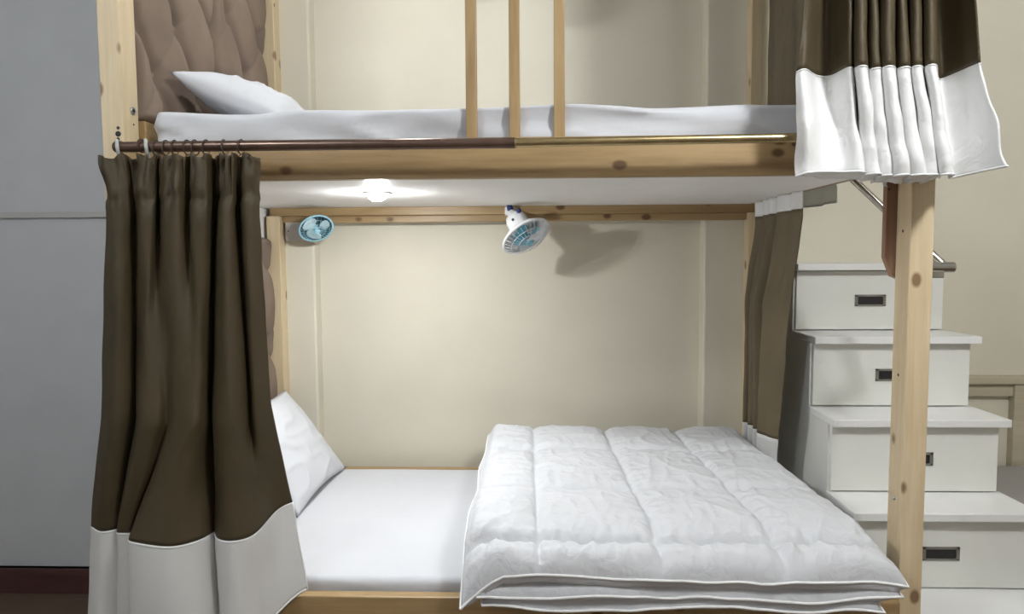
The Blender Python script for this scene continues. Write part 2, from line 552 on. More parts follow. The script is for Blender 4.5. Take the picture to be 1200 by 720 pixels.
# tufted headboards: two cushioned panels each, with buttons
def tufted(parent, y0, y1, z0, z1, cols, zb, dz, x0):
    dy = cols[1] - cols[0]
    yc = cols[0]
    btn = []
    k = -8
    for ci, cy in enumerate(cols):
        for n in range(-8, 9):
            z = zb + (2 * n + (ci % 2)) * dz
            if z0 + 0.04 < z < z1 - 0.04:
                btn.append((cy, z))
    def f(u, v):
        y = y0 + (y1 - y0) * u
        z = z0 + (z1 - z0) * v
        a = (y - yc) / dy
        b = (z - zb) / dz
        wob = 0.10 * math.sin(b * 2.4 + a)
        p = (a + b) / 2 + wob * 0.5
        q = (a - b) / 2 + wob * 0.5
        dp = abs(p - round(p)); dq = abs(q - round(q))
        h = 0.032
        h -= 0.026 * math.exp(-(dp / 0.055))
        h -= 0.004 * math.exp(-(dq / 0.05))
        h += 0.014 * min(1, (dp * 2)) ** 0.7 * (0.6 + 0.4 * min(1, dq * 2))
        for (by, bz) in btn:
            d2 = (y - by) ** 2 + (z - bz) ** 2
            if d2 < 0.02:
                h -= 0.020 * math.exp(-d2 / 0.0011)
        e = min(y - y0, y1 - y, z - z0, z1 - z)
        h = max(h, 0.002) * min(1, (e / 0.018 + 0.02)) ** 0.5
        h += 0.0015 * nz(y * 9, z * 9)
        return (x0 + max(0.0, h), y, z)
    o = grid_mesh('tufted_panel', f, 70, 110, 'velvet', parent)
    for by, bz in btn:
        lathe('button', [(0, 0.005), (0.006, 0.004), (0.009, 0.001), (0.009, -0.004)], (x0 + 0.009, by, bz), (1, 0, 0), 'velvet', parent, 14)
    return o

for z0, z1, zb in ((1.656, 2.40, 1.806), (0.45, 1.364, 0.95)):
    hb = box('headboard', (-1.117, -1.107), (YF + 0.075, 2.730), (z0, z1), 'velvet', bed, 0.002)
    tufted(hb, YF + 0.077, 2.278, z0 + .002, z1 - .002, [1.93, 2.055, 2.18], zb, 0.172, -1.107)
    tufted(hb, 2.280, 2.728, z0 + .002, z1 - .002, [2.40, 2.535, 2.667], zb - 0.012, 0.172, -1.107)

# ------------------------------------------------------------------ mattresses
def mattress(name, x, y, z, mat, label, r=0.03, wr=0.004, seed=0.0, front=0.0, crease=None):
    nx, ny, nb = 110, 60, 6
    bm = bmesh.new()
    # rounded box: superellipse section swept over a rounded grid
    def P(u, v, side):
        return None
    xs = [x[0] + (x[1] - x[0]) * i / nx for i in range(nx + 1)]
    # cross-section in (y,z), walked round
    sec = []
    zc0, zc1 = z
    for i in range(nb + 1):      # front lower
        a = math.pi / 2 * i / nb
        sec.append((y[0] + r - r * math.sin(a), zc0 + r - r * math.cos(a)))
    for i in range(1, 8):
        sec.append((y[0], zc0 + r + (zc1 - zc0 - 2 * r) * i / 8))
    for i in range(nb + 1):
        a = math.pi / 2 * i / nb
        sec.append((y[0] + r - r * math.cos(a), zc1 - r + r * math.sin(a)))
    for i in range(1, ny):
        sec.append((y[0] + r + (y[1] - y[0] - 2 * r) * i / ny, zc1))
    for i in range(nb + 1):
        a = math.pi / 2 * i / nb
        sec.append((y[1] - r + r * math.sin(a), zc1 - r + r * math.cos(a)))
    sec.append((y[1], zc0))
    rings = []
    for i, xx in enumerate(xs):
        ring = []
        ex = min(xx - x[0], x[1] - xx)
        k = 1.0
        if ex < r:
            k = math.sqrt(max(0.0, 1 - ((r - ex) / r) ** 2))
        for (yy, zz) in sec:
            ym, zm = (y[0] + y[1]) / 2, (z[0] + z[1]) / 2
            inset = r * (1 - k) * 0.9
            yy2 = yy + (inset if yy < ym else -inset) * min(1, abs(yy - ym) / (ym - y[0]))
            zz2 = zz - inset * max(0, (zz - zm) / (z[1] - zm))
            onside = yy < y[0] + r
            w1 = nz(xx * 5 + seed, yy * 5, zz * 14) * wr
            rid = (1 - abs(nz(xx * 3.1 + seed + zz * 4, zz * 16 + xx * 1.5, yy * 3))) ** 6
            if onside:
                yy2 -= (w1 * 1.5 + rid * front)
            if zz > zc1 - r:
                zz2 += w1 * 0.8
                if crease:
                    zz2 += 0.003 * math.exp(-((yy - crease) / 0.008) ** 2)
            ring.append(bm.verts.new((xx, yy2, zz2)))
        rings.append(ring)
    n = len(sec)
    for a, c in zip(rings, rings[1:]):
        for k in range(n):
            bm.faces.new([a[k], a[(k + 1) % n], c[(k + 1) % n], c[k]])
    bm.faces.new(rings[0]); bm.faces.new(rings[-1][::-1])
    o = link(name, bm_mesh(name, bm), mat, None, smooth=True)
    return tag(o, label, 'mattress')

mattress('mattress', (-1.035, 0.862), (YF + 0.062, 2.725), (1.5265, 1.678), 'sheet', 'white sheeted mattress on the upper bunk behind the guard slats', r=0.024, wr=0.009, seed=3.0, front=0.018)
mattress('mattress', (-1.055, 0.945), (YF + 0.034, 2.745), (0.2865, 0.396), 'sheet', 'white sheeted mattress on the lower bunk under the folded duvet', r=0.022, wr=0.002, seed=9.0, front=0.003, crease=2.20)

# ------------------------------------------------------------------ pillows
def pillow(base0, base1, top0, top1, thick, label, seed):
    """flat bag between the lower edge base0-base1 and the upper edge top0-top1 (front end first), puffed out"""
    b0, b1, t0, t1 = map(Vector, (base0, base1, top0, top1))
    nrm = (b1 - b0).cross(t0 - b0).normalized()
    if nrm.x < 0: nrm = -nrm
    root = None
    N = 44
    def surf(s):
        def f(u, v):
            uu, vv = 2 * u - 1, 2 * v - 1
            # edges pulled in between the corners
            pu = uu * (1 - 0.07 * (1 - vv * vv))
            pv = vv * (1 - 0.09 * (1 - uu * uu))
            p = (b0 * (1 - (pu + 1) / 2) + b1 * ((pu + 1) / 2)) * (1 - (pv + 1) / 2) + (t0 * (1 - (pu + 1) / 2) + t1 * ((pu + 1) / 2)) * ((pv + 1) / 2)
            h = thick * (max(0, 1 - abs(uu) ** 2.6) ** 0.55) * (max(0, 1 - abs(vv) ** 2.6) ** 0.55)
            edge = (max(0, 1 - abs(uu) ** 6) * max(0, 1 - abs(vv) ** 6))
            h += edge * (0.008 * nz(uu * 2.2 + seed, vv * 2.2, s) + 0.010 * ((1 - abs(nz(uu * 1.6 + seed + vv, vv * 2.4 - uu, 3 * s))) ** 5 - 0.3))
            return p + nrm * (s * h * (1.0 if s > 0 else 0.8))
        return f
    vs, fs = [], []
    for s in (1, -1):
        f = surf(s)
        off = len(vs)
        for j in range(N + 1):
            for i in range(N + 1):
                vs.append(f(i / N, j / N))
        for j in range(N):
            for i in range(N):
                a = off + j * (N + 1) + i
                q = (a, a + 1, a + N + 2, a + N + 1)
                fs.append(q if s == 1 else q[::-1])
    bm = bmesh.new()
    bv = [bm.verts.new(v) for v in vs]
    for q in fs: bm.faces.new([bv[i] for i in q])
    bmesh.ops.remove_doubles(bm, verts=bm.verts, dist=0.0006)
    me = bm_mesh('pillow', bm)
    o = link('pillow', me, 'sheet', None, smooth=True)
    return tag(o, label, 'pillow', 'bed pillows')

pillow((-0.805, 2.195, 0.402), (-0.79, 2.725, 0.402), (-1.005, 2.14, 0.775), (-1.035, 2.715, 0.735), 0.045,
       'white pillow leaning on the headboard of the lower bunk', 1.3)
pillow((-0.765, 2.05, 1.700), (-0.76, 2.60, 1.700), (-1.045, 1.925, 1.816), (-1.03, 2.60, 1.825), 0.084,
       'white pillow with a pointed corner on the upper bunk', 5.1)

# ------------------------------------------------------------------ folded duvet
DX0, DX1, DY0, DY1 = -0.19, 0.832, 1.622, 2.715
QX = [-0.005, 0.28, 0.56]
QY = [atz(700, q, 0.56).y for q in (625, 574, 531)]
dv = empty('duvet', (0.34, 2.2, 0.396), 'white quilted duvet folded in layers on the foot of the lower bunk', 'duvet')

def slab(name, x, y, zlo, zhi, mat, parent, nx, ny, quilt, seed, droop, amp):
    x0, x1 = x; y0, y1 = y
    zm = (zlo + zhi) / 2
    h = (zhi - zlo) / 2
    vs, fs = [], []
    def pos(u, v, s):
        # concentrate samples at the borders
        a = u + 0.0
        b_ = v
        px = x0 + (x1 - x0) * a
        py = y0 + (y1 - y0) * b_
        ea = min(px - x0, x1 - px); eb = min(py - y0, y1 - py)
        r = 0.045
        ka = math.sqrt(max(0, 1 - (max(0, r - ea) / r) ** 2))
        kb = math.sqrt(max(0, 1 - (max(0, r - eb) / r) ** 2))
        k = ka * kb
        zz = zm + s * h * k
        # wavy borders
        wx = 0.012 * nz(py * 5 + seed, seed) * (1 - ka if ea < r else 0)
        wy = 0.016 * nz(px * 4.5 + seed, 7 + seed) * (1 - kb if eb < r else 0)
        if s > 0:
            if quilt:
                dq = min([abs(px - q) for q in QX] + [abs(px - x0 - 0.01), abs(x1 - px)])
                dr = min([abs(py - q - 0.006 * nz(px * 6, q)) for q in QY])
                p1 = 1 - 0.5 * math.exp(-(dq / 0.010)) - 0.5 * math.exp(-(dq / 0.05)); p2 = 1 - 0.5 * math.exp(-(dr / 0.010)) - 0.5 * math.exp(-(dr / 0.05))
                zz += k * (0.026 * p1 * p2 - 0.017 - 0.016 * math.exp(-(dr / 0.010) ** 1.5) - 0.003 * math.exp(-(dq / 0.008) ** 1.5))
                # gathers running away from the seams
                g1 = nz(px * 46, py * 7 + seed) * math.exp(-dr / 0.05)
                g2 = nz(px * 7 + seed, py * 40) * math.exp(-dq / 0.045)
                zz += k * 0.009 * (g1 + g2)
            if quilt:
                wf = (1 - abs(nz(px * 17 + 3 * nz(py * 3, 2.0), py * 3.5, 5.0))) ** 4 * max(0, 1 - (py - y0) / 0.26)
                wl = (1 - abs(nz(px * 4, py * 17 + 2 * nz(px * 4, 1.0), 6.0))) ** 4 * max(0, 1 - (px - x0) / 0.24)
                zz += 0.010 * (wf + wl) * k
            wr = (1 - abs(nz(px * 6.5 + seed + 0.8 * nz(py * 5, px * 5), py * 5.5, seed))) ** 7
            w2 = (1 - abs(nz(px * 14 - py * 4 + seed, py * 9 + px * 6, seed + 4))) ** 8
            zz += k * (amp * (wr - 0.15) + amp * 0.6 * (w2 - 0.1) + 0.008 * nz(px * 2.5, py * 2.5, seed))
        zz += droop(px, py)
        flare = 0.082 * max(0, 1 - (py - DY0) / 1.0) * (px - x0) / (x1 - x0)
        return (px + wx + flare, py + wy, zz)
    for s in (1, -1):
        off = len(vs)
        for j in range(ny + 1):
            for i in range(nx + 1):
                u = i / nx; v = j / ny
                u = 0.5 - 0.5 * math.cos(math.pi * u) if False else u
                vs.append(pos(u, v, s))
        for j in range(ny):
            for i in range(nx):
                a = off + j * (nx + 1) + i
                q = (a, a + 1, a + nx + 2, a + nx + 1)
                fs.append(q if s == 1 else q[::-1])
    bm = bmesh.new()
    bv = [bm.verts.new(v_) for v_ in vs]
    for q in fs: bm.faces.new([bv[i] for i in q])
    bmesh.ops.remove_doubles(bm, verts=bm.verts, dist=0.0005)
    o = link(name, bm_mesh(name, bm), mat, parent, smooth=True)
    # piping round the border
    pts = []
    n = 160
    for k in range(n):
        t = k / n * 4
        e, f_ = int(t), t - int(t)
        u, v = [(f_, 0), (1, f_), (1 - f_, 1), (0, 1 - f_)][e]
        pts.append(pos(u, v, 1))
    bm = bmesh.new()
    bm_tube(bm, pts + [pts[0]], 0.0035, 6, cap=False)
    link('piping', bm_mesh('piping', bm), 'piping', o, smooth=True)
    return o

def droop_top(px, py):
    # front border sags over the lower layers, front left corner hangs down
    d = 0.0
    f = max(0, 1 - (py - DY0) / 0.24)
    d -= 0.052 * f ** 1.8
    c = math.hypot((px - DX0) / 0.10, (py - DY0) / 0.12)
    d -= 0.075 * max(0, 1 - c) ** 1.1
    r = max(0, 1 - (DX1 - px) / 0.12)
    d -= 0.018 * r ** 2
    d += 0.014 * sm((py - 2.0) / 0.7)
    d += (0.014 * nz(px * 5, 1.7) + 0.007 * nz(px * 12, 5.7)) * f ** 2
    return d
def droop_mid(px, py):
    f = max(0, 1 - (py - DY0) / 0.16)
    return f * (-0.038 + 0.014 * nz(px * 5, 4.4) + 0.006 * nz(px * 13, 2.4))
def droop_low(px, py):
    f = max(0, 1 - (py - DY0) / 0.10)
    return f * (-0.036 + 0.014 * nz(px * 6, 8.4) + 0.006 * nz(px * 15, 6.4))

slab('top_fold', (DX0, DX1), (DY0, DY1), 0.490, 0.572, 'duvet', dv, 200, 200, True, 2.0, droop_top, 0.006)
slab('middle_fold', (DX0 + 0.040, DX1 - 0.012), (DY0 + 0.006, DY1 - 0.01), 0.438, 0.497, 'duvet', dv, 120, 60, False, 11.0, droop_mid, 0.004)
slab('bottom_fold', (DX0 + 0.055, DX1 - 0.05), (DY0 + 0.012, DY1 - 0.02), 0.4025, 0.454, 'duvet', dv, 120, 60, False, 23.0, droop_low, 0.004)

# ------------------------------------------------------------------ curtain rod
pL, pM, pR = at(140, 172.5, 1.672), at(604, 167.5, 1.672), at(935, 161.5, 1.672)
pR = pM + (pR - pM) * 1.05
rod = empty('curtain_rod', (pM.x, 1.672, pM.z), 'telescopic bronze and brass curtain rod along the upper bunk rail', 'curtain rod')
tube('bronze_tube', [pL, pM], 0.0135, 'bronze', rod, 20)
tube('brass_tube', [pM - Vector((0.005, 0, 0)), pR], 0.0112, 'brass', rod, 20)
torus('rod_collar', pM, pR - pM, 0.0125, 0.002, 'brass', rod, 24, 6)
lathe('end_cap', [(0, -0.012), (0.012, -0.012), (0.0155, -0.006), (0.0155, 0.006), (0.012, 0.012), (0, 0.012)], pL, (1, 0, 0), 'bronze', rod, 20)
for px in (166, 947):
    q = at(px, 171 if px < 300 else 161, 1.672)
    torus('bracket', (q.x, 1.672, q.z), (1, 0, 0), 0.0155, 0.003, 'bronze', rod, 24, 8)
    box('bracket_arm', (q.x - 0.008, q.x + 0.008), (1.688, YF + 0.004), (q.z - 0.006, q.z + 0.006), 'bronze', rod, 0.001)

# ------------------------------------------------------------------ curtains
def curtain(root, levels, z_top, z_bot, v_split, nu, nv_a, nv_b, mat_a, mat_b, fine=None, thick=0.003, names=('drape', 'hem'), third=None):
    """levels: list of (v, [(x, y), ...]) control paths from top to bottom"""
    def path(u, v):
        for (va, pa), (vb, pb) in zip(levels, levels[1:]):
            if v <= vb or vb == levels[-1][0]:
                t = (v - va) / (vb - va)
                A, B = catmull(pa, u), catmull(pb, u)
                t = max(0, min(1, t))
                return A[0] + (B[0] - A[0]) * t, A[1] + (B[1] - A[1]) * t
    def full(u, v):
        x, y = path(u, v)
        zt_, zb_ = z_top(u), z_bot(u)
        z = zt_ + (zb_ - zt_) * v
        if fine:
            dx, dy, dz_ = fine(u, v)
            x += dx; y += dy; z += dz_
        return (x, y, z)
    a = grid_mesh(names[0], lambda u, v: full(u, v * v_split), nu, nv_a, mat_a, root, thick)
    ve = third[0] if third else 1.0
    grid_mesh(names[1], lambda u, v: full(u, v_split + (ve - v_split) * v), nu, nv_b, mat_b, root, thick)
    if third:
        grid_mesh(third[1], lambda u, v: full(u, ve + (1 - ve) * v), nu, 12, third[2], root, thick)
    return full

def pxpath(seq, z):
    """(px, Y) pairs -> (x, y), the column px read near height z"""
    out = []
    for px, Y in seq:
        yy = 300 - (z - CAMZ) * 800 / Y
        out.append((at(px, yy, Y).x, Y))
    return out

# left curtain of the lower bunk
lc = empty('curtain', (at(215, 400, 1.66).x, 1.66, 0.40), 'dark brown curtain with broad white hem drawn at the head of the lower bunk', 'curtain', 'bunk curtains')
lvl = [
    (0.0, pxpath([(121, 1.66), (132, 1.645), (145, 1.66), (156, 1.68), (166, 1.65), (178, 1.655), (187, 1.68), (196, 1.655), (210, 1.64), (222, 1.66), (229, 1.635), (240, 1.635), (250, 1.665), (258, 1.665), (263, 1.64), (274, 1.645), (281, 1.67), (289, 1.645), (304, 1.655)], 1.50)),
    (0.12, pxpath([(125, 1.66), (137, 1.64), (150, 1.66), (160, 1.69), (166, 1.64), (178, 1.645), (186, 1.69), (194, 1.645), (208, 1.63), (222, 1.67), (227, 1.625), (241, 1.625), (251, 1.69), (254, 1.69), (260, 1.63), (272, 1.64), (280, 1.69), (287, 1.64), (304, 1.66)], 1.36)),
    (0.55, pxpath([(119, 1.67), (133, 1.63), (150, 1.65), (160, 1.69), (160, 1.69), (165, 1.62), (183, 1.61), (196, 1.64), (206, 1.62), (226, 1.60), (240, 1.63), (247, 1.69), (249, 1.69), (253, 1.63), (270, 1.61), (286, 1.65), (294, 1.69), (300, 1.665), (318, 1.70)], 0.88)),
    (0.79, pxpath([(108, 1.69), (120, 1.665), (136, 1.67), (146, 1.70), (139, 1.68), (139, 1.655), (152, 1.65), (160, 1.68), (154, 1.64), (157, 1.60), (195, 1.575), (232, 1.61), (256, 1.685), (253, 1.68), (257, 1.625), (276, 1.61), (300, 1.65), (322, 1.72), (343, 1.755)], 0.58)),
    (1.0, pxpath([(104, 1.69), (118, 1.66), (138, 1.67), (146, 1.70), (142, 1.68), (140, 1.65), (154, 1.645), (164, 1.68), (156, 1.63), (158, 1.59), (198, 1.565), (240, 1.60), (262, 1.68), (258, 1.67), (262, 1.61), (284, 1.60), (308, 1.645), (336, 1.70), (361, 1.745)], 0.36)),
]
ZT_L = at(215, 183, 1.655).z
def lc_top(u): return ZT_L + 0.006 * nz(u * 14, 2.2) + 0.006 * math.cos(u * 60)
def lc_bot(u): return 0.325 + 0.058 * sm((u - 0.86) / 0.14)
def lc_fine(u, v):
    k = max(0.0, 1 - v / 0.13)
    pinch = math.exp(-((v - 0.075) / 0.03) ** 2)
    dy = 0.006 * k * math.sin(u * 140) + 0.010 * pinch * nz(u * 30, v * 20)
    dy += 0.014 * sm(k) * nz(u * 34, v * 22, 6.0) + 0.006 * nz(u * 9, v * 5, 3.0) * min(1, v * 3)
    if v < 0.1: dy += 0.006 * math.exp(-((v - 0.085) / 0.008) ** 2)
    dx = 0.004 * nz(u * 12, v * 9, 9.0)
    if u < 0.06: dx -= 0.012 * (1 - u / 0.06) * max(0, 1 - v / 0.06)
    return dx, dy, 0
VS_L = (ZT_L - 0.583) / (ZT_L - 0.335)
full_l = curtain(lc, lvl, lc_top, lc_bot, VS_L, 260, 90, 22, 'brown', 'hem_soft', lc_fine)
# seam under the gathered heading and rolled hem cord
def cord(name, f, v, mat, parent, r=0.0022, n=200):
    pts = [Vector(f(i / n, v)) + Vector((0, -0.002, 0)) for i in range(n + 1)]
    bm = bmesh.new(); bm_tube(bm, pts, r, 6)
    return link(name, bm_mesh(name, bm), mat, parent, smooth=True)
cord('hem_seam', full_l, VS_L + 0.003, 'hem', lc, 0.002)
bm = bmesh.new()
bm_tube(bm, [Vector(full_l(0.999, VS_L + (1 - VS_L) * k / 20)) for k in range(21)] + [Vector(full_l(1 - 0.3 * k / 30, 1)) for k in range(31)], 0.0035, 6)
link('rolled_edge', bm_mesh('rolled_edge', bm), 'hem', lc, smooth=True)
for px in (184, 195, 206, 221, 230, 243, 265, 284.5):
    q = pL + (pM - pL) * ((px - 140) / (604 - 140))
    torus('curtain_ring', (q.x, 1.672, q.z - 0.003), (1, 0.08 * random.uniform(-1, 1), 0.1 * random.uniform(-1, 1)), 0.0185, 0.0017, 'ring', lc, 26, 6)
    tube('ring_hook', [(q.x, 1.668, q.z - 0.021), (q.x, 1.658, q.z - 0.030), (q.x, 1.656, q.z - 0.045)], 0.0014, 'ring', lc, 6)
for px in (139, 173):
    q = pL + (pM - pL) * ((px - 140) / (604 - 140))
    torus('curtain_ring', (q.x, 1.67, q.z - 0.004), (1, 0.5, 0.1), 0.020, 0.0042, 'grey_plastic', lc, 26, 8)

# front curtain of the upper bunk, right, gathered in front of the right post
uc = empty('curtain', (at(1040, 200, 1.62).x, 1.62, 1.46), 'dark brown curtain with white satin hem gathered over the right post of the upper bunk', 'curtain', 'bunk curtains')
PLEATS = (1001, 1017, 1033, 1051, 1067, 1083)
top_u = [(950, 1.63), (956, 1.66), (964, 1.70), (976, 1.69), (994, 1.62)]
mid_u = [(934, 1.625), (944, 1.62), (957, 1.69), (974, 1.69), (997, 1.61)]
bot_u = [(932, 1.63), (948, 1.60), (966, 1.615), (986, 1.62), (1008, 1.60)]
for i, p in enumerate(PLEATS):
    jit = (0.0, 0.012, -0.006, 0.006, 0.0, -0.008)[i]
    t = 1000 + (p - 1001) * 0.93
    top_u += [(t + 1, 1.69), (t + 2, 1.61 + jit), (t + 11, 1.60 + jit)]
    mid_u += [(p, 1.69), (p + 1, 1.605 + jit), (p + 14, 1.59 + jit)]
    b_ = 1013 + (p - 1001) * 1.05
    bot_u += [(b_ + 1, 1.66), (b_ + 1, 1.61 + jit), (b_ + 17, 1.595 + jit)]
top_u += [(1094, 1.70), (1112, 1.67), (1130, 1.60)]
mid_u += [(1101, 1.705), (1120, 1.68), (1150, 1.60)]
bot_u += [(1113, 1.68), (1142, 1.63), (1180, 1.55)]
ZB_U = 1.463
lvu = [(0.0, pxpath(top_u, 2.1)), (0.46, pxpath(top_u, 1.95)), (0.785, pxpath(mid_u, 1.71)), (1.0, pxpath(bot_u, 1.46))]
def uc_top(u): return 2.55
def uc_bot(u): return ZB_U + 0.012 * sm((u - 0.9) / 0.1) + 0.004 * nz(u * 9, 1) + 0.012 * math.exp(-((u - 0.12) / 0.1) ** 2)
def uc_fine(u, v):
    k = sm((v - 0.7) / 0.2)
    dy = 0.012 * k * nz(u * 10, v * 16, 5.0) + 0.004 * nz(u * 20, v * 7)
    return 0.003 * nz(u * 10, v * 12, 1.0), dy, 0.003 * k * nz(u * 12, 3)
full_u = curtain(uc, lvu, uc_top, uc_bot, 0.775, 380, 70, 40, 'brown', 'hem', uc_fine)
cord('rolled_edge', full_u, 1.0, 'hem', uc, 0.003, 240)
cord('hem_seam', full_u, 0.777, 'hem', uc, 0.002, 240)
# inner turned-up side of the hem, seen from below
def inner(u, v):
    x, y, z = full_u(0.03 + 0.80 * u, 1.0)
    d = 0.075 + 0.05 * nz(u * 9, 2)
    return (x + 0.035 * v * (1 - u) + 0.012 * nz(u * 9, 5) * v, min(y + 0.004 + d * v, 1.735), z + 0.002 + 0.010 * nz(u * 22, v * 1.5) * v - 0.008 * v)
grid_mesh('hem_lining', inner, 160, 10, 'hem', uc, 0.002)
# rod carrying it
ru = empty('curtain_rod', (0, 1.655, 2.575), 'bronze curtain rod under the canopy rail of the upper bunk', 'curtain rod')
tube('bronze_tube', [(-1.03, 1.655, 2.575), (1.06, 1.655, 2.575)], 0.0125, 'bronze', ru, 16)
for x in (-1.0, 0.94):
    box('bracket_arm', (x - 0.008, x + 0.008), (1.665, YF + 0.004), (2.569, 2.581), 'bronze', ru, 0.001)

# curtain at the foot end of the upper bunk
ec = empty('curtain', (0.97, 2.4, 1.45), 'brown curtain hanging at the foot end of the upper bunk behind the front curtain', 'curtain', 'bunk curtains')
def ytoX(pts): return pts
e_top = [(0.925, 2.735), (0.950, 2.70), (0.918, 2.66), (0.955, 2.61), (0.920, 2.57), (0.93, 2.53), (0.962, 2.50), (0.925, 2.45), (0.95, 2.40), (0.965, 2.34), (0.93, 2.28), (0.95, 2.22)]
e_bot = [(0.930, 2.735), (0.960, 2.70), (0.925, 2.655), (0.965, 2.61), (0.93, 2.565), (0.94, 2.52), (0.972, 2.49), (0.935, 2.44), (0.96, 2.38), (0.975, 2.32), (0.955, 2.26), (0.97, 2.20)]
lve = [(0.0, e_top), (0.5, e_top), (1.0, e_bot)]
full_e = curtain(ec, lve, lambda u: 2.56, lambda u: 1.447, 0.80, 150, 50, 14, 'brown_lit', 'hem_sheer', lambda u, v: (0.004 * nz(u * 8, v * 5), 0.006 * nz(u * 7, v * 6, 2), 0))
cord('rolled_edge', full_e, 1.0, 'hem', ec, 0.003, 100)

# curtain at the foot end of the lower bunk, white heading tucked under the platform
fc = empty('curtain', (0.84, 2.45, 0.44), 'olive brown curtain with white heading at the foot end of the lower bunk', 'curtain', 'bunk curtains')
f_top = [(0.870, 2.66), (0.850, 2.62), (0.878, 2.575), (0.848, 2.53), (0.872, 2.49), (0.842, 2.45), (0.874, 2.41), (0.842, 2.37), (0.845, 2.30), (0.864, 2.26), (0.84, 2.23), (0.855, 2.18)]
f_mid = [(0.855, 2.73), (0.838, 2.69), (0.878, 2.67), (0.838, 2.635), (0.880, 2.60), (0.830, 2.57), (0.878, 2.54), (0.850, 2.51), (0.830, 2.46), (0.845, 2.40), (0.865, 2.35), (0.878, 2.33)]
f_bot = [(0.868, 2.735), (0.842, 2.70), (0.888, 2.69), (0.847, 2.66), (0.89, 2.63), (0.850, 2.60), (0.892, 2.58), (0.862, 2.57), (0.845, 2.54), (0.862, 2.50), (0.872, 2.47), (0.888, 2.45)]
lvf = [(0.0, f_top), (0.08, f_top), (0.35, f_mid), (0.85, f_bot), (1.0, f_bot)]
full_f = curtain(fc, lvf, lambda u: ZP - 0.003, lambda u: 0.402, 0.052, 150, 6, 60, 'hem', 'brown_lit', lambda u, v: (0.004 * nz(u * 8, v * 8, 4), 0, 0), names=('heading', 'drape'), third=(0.81, 'hem', 'hem_soft'))

# ------------------------------------------------------------------ recessed bunk lamps
def downlight(x, y, z, watt, label, lens):
    r = empty('downlight', (x, y, z), label, 'downlight', 'recessed bunk lamps')
    lathe('trim_ring', [(0.035, 0), (0.047, 0), (0.047, -0.003), (0.042, -0.006), (0.037, -0.005), (0.035, -0.002)], (x, y, z), (0, 0, 1), 'white_board', r, 36, close=True)
    lathe('lens', [(0, -0.026), (0.014, -0.0245), (0.025, -0.019), (0.032, -0.010), (0.035, 0), (0, 0)], (x, y, z), (0, 0, 1), lens, r, 36)
    l = bpy.data.lights.new('downlight_source', 'AREA')
    l.shape = 'DISK'; l.size = 0.05; l.energy = watt; l.color = (0.94, 0.98, 1.0)
    o = bpy.data.objects.new('lamp_source', l); C.objects.link(o)
    o.parent = r
    o.location = (0, 0, -0.029)
    return r
q = atz(442, 226, ZP)
downlight(q.x, q.y, ZP, BUNK_LAMP_W, 'glowing round downlight in the white ceiling of the lower bunk', 'lens')
downlight(q.x, q.y, ZC, UPPER_LAMP_W, 'round downlight under the canopy of the upper bunk', 'lens_upper')

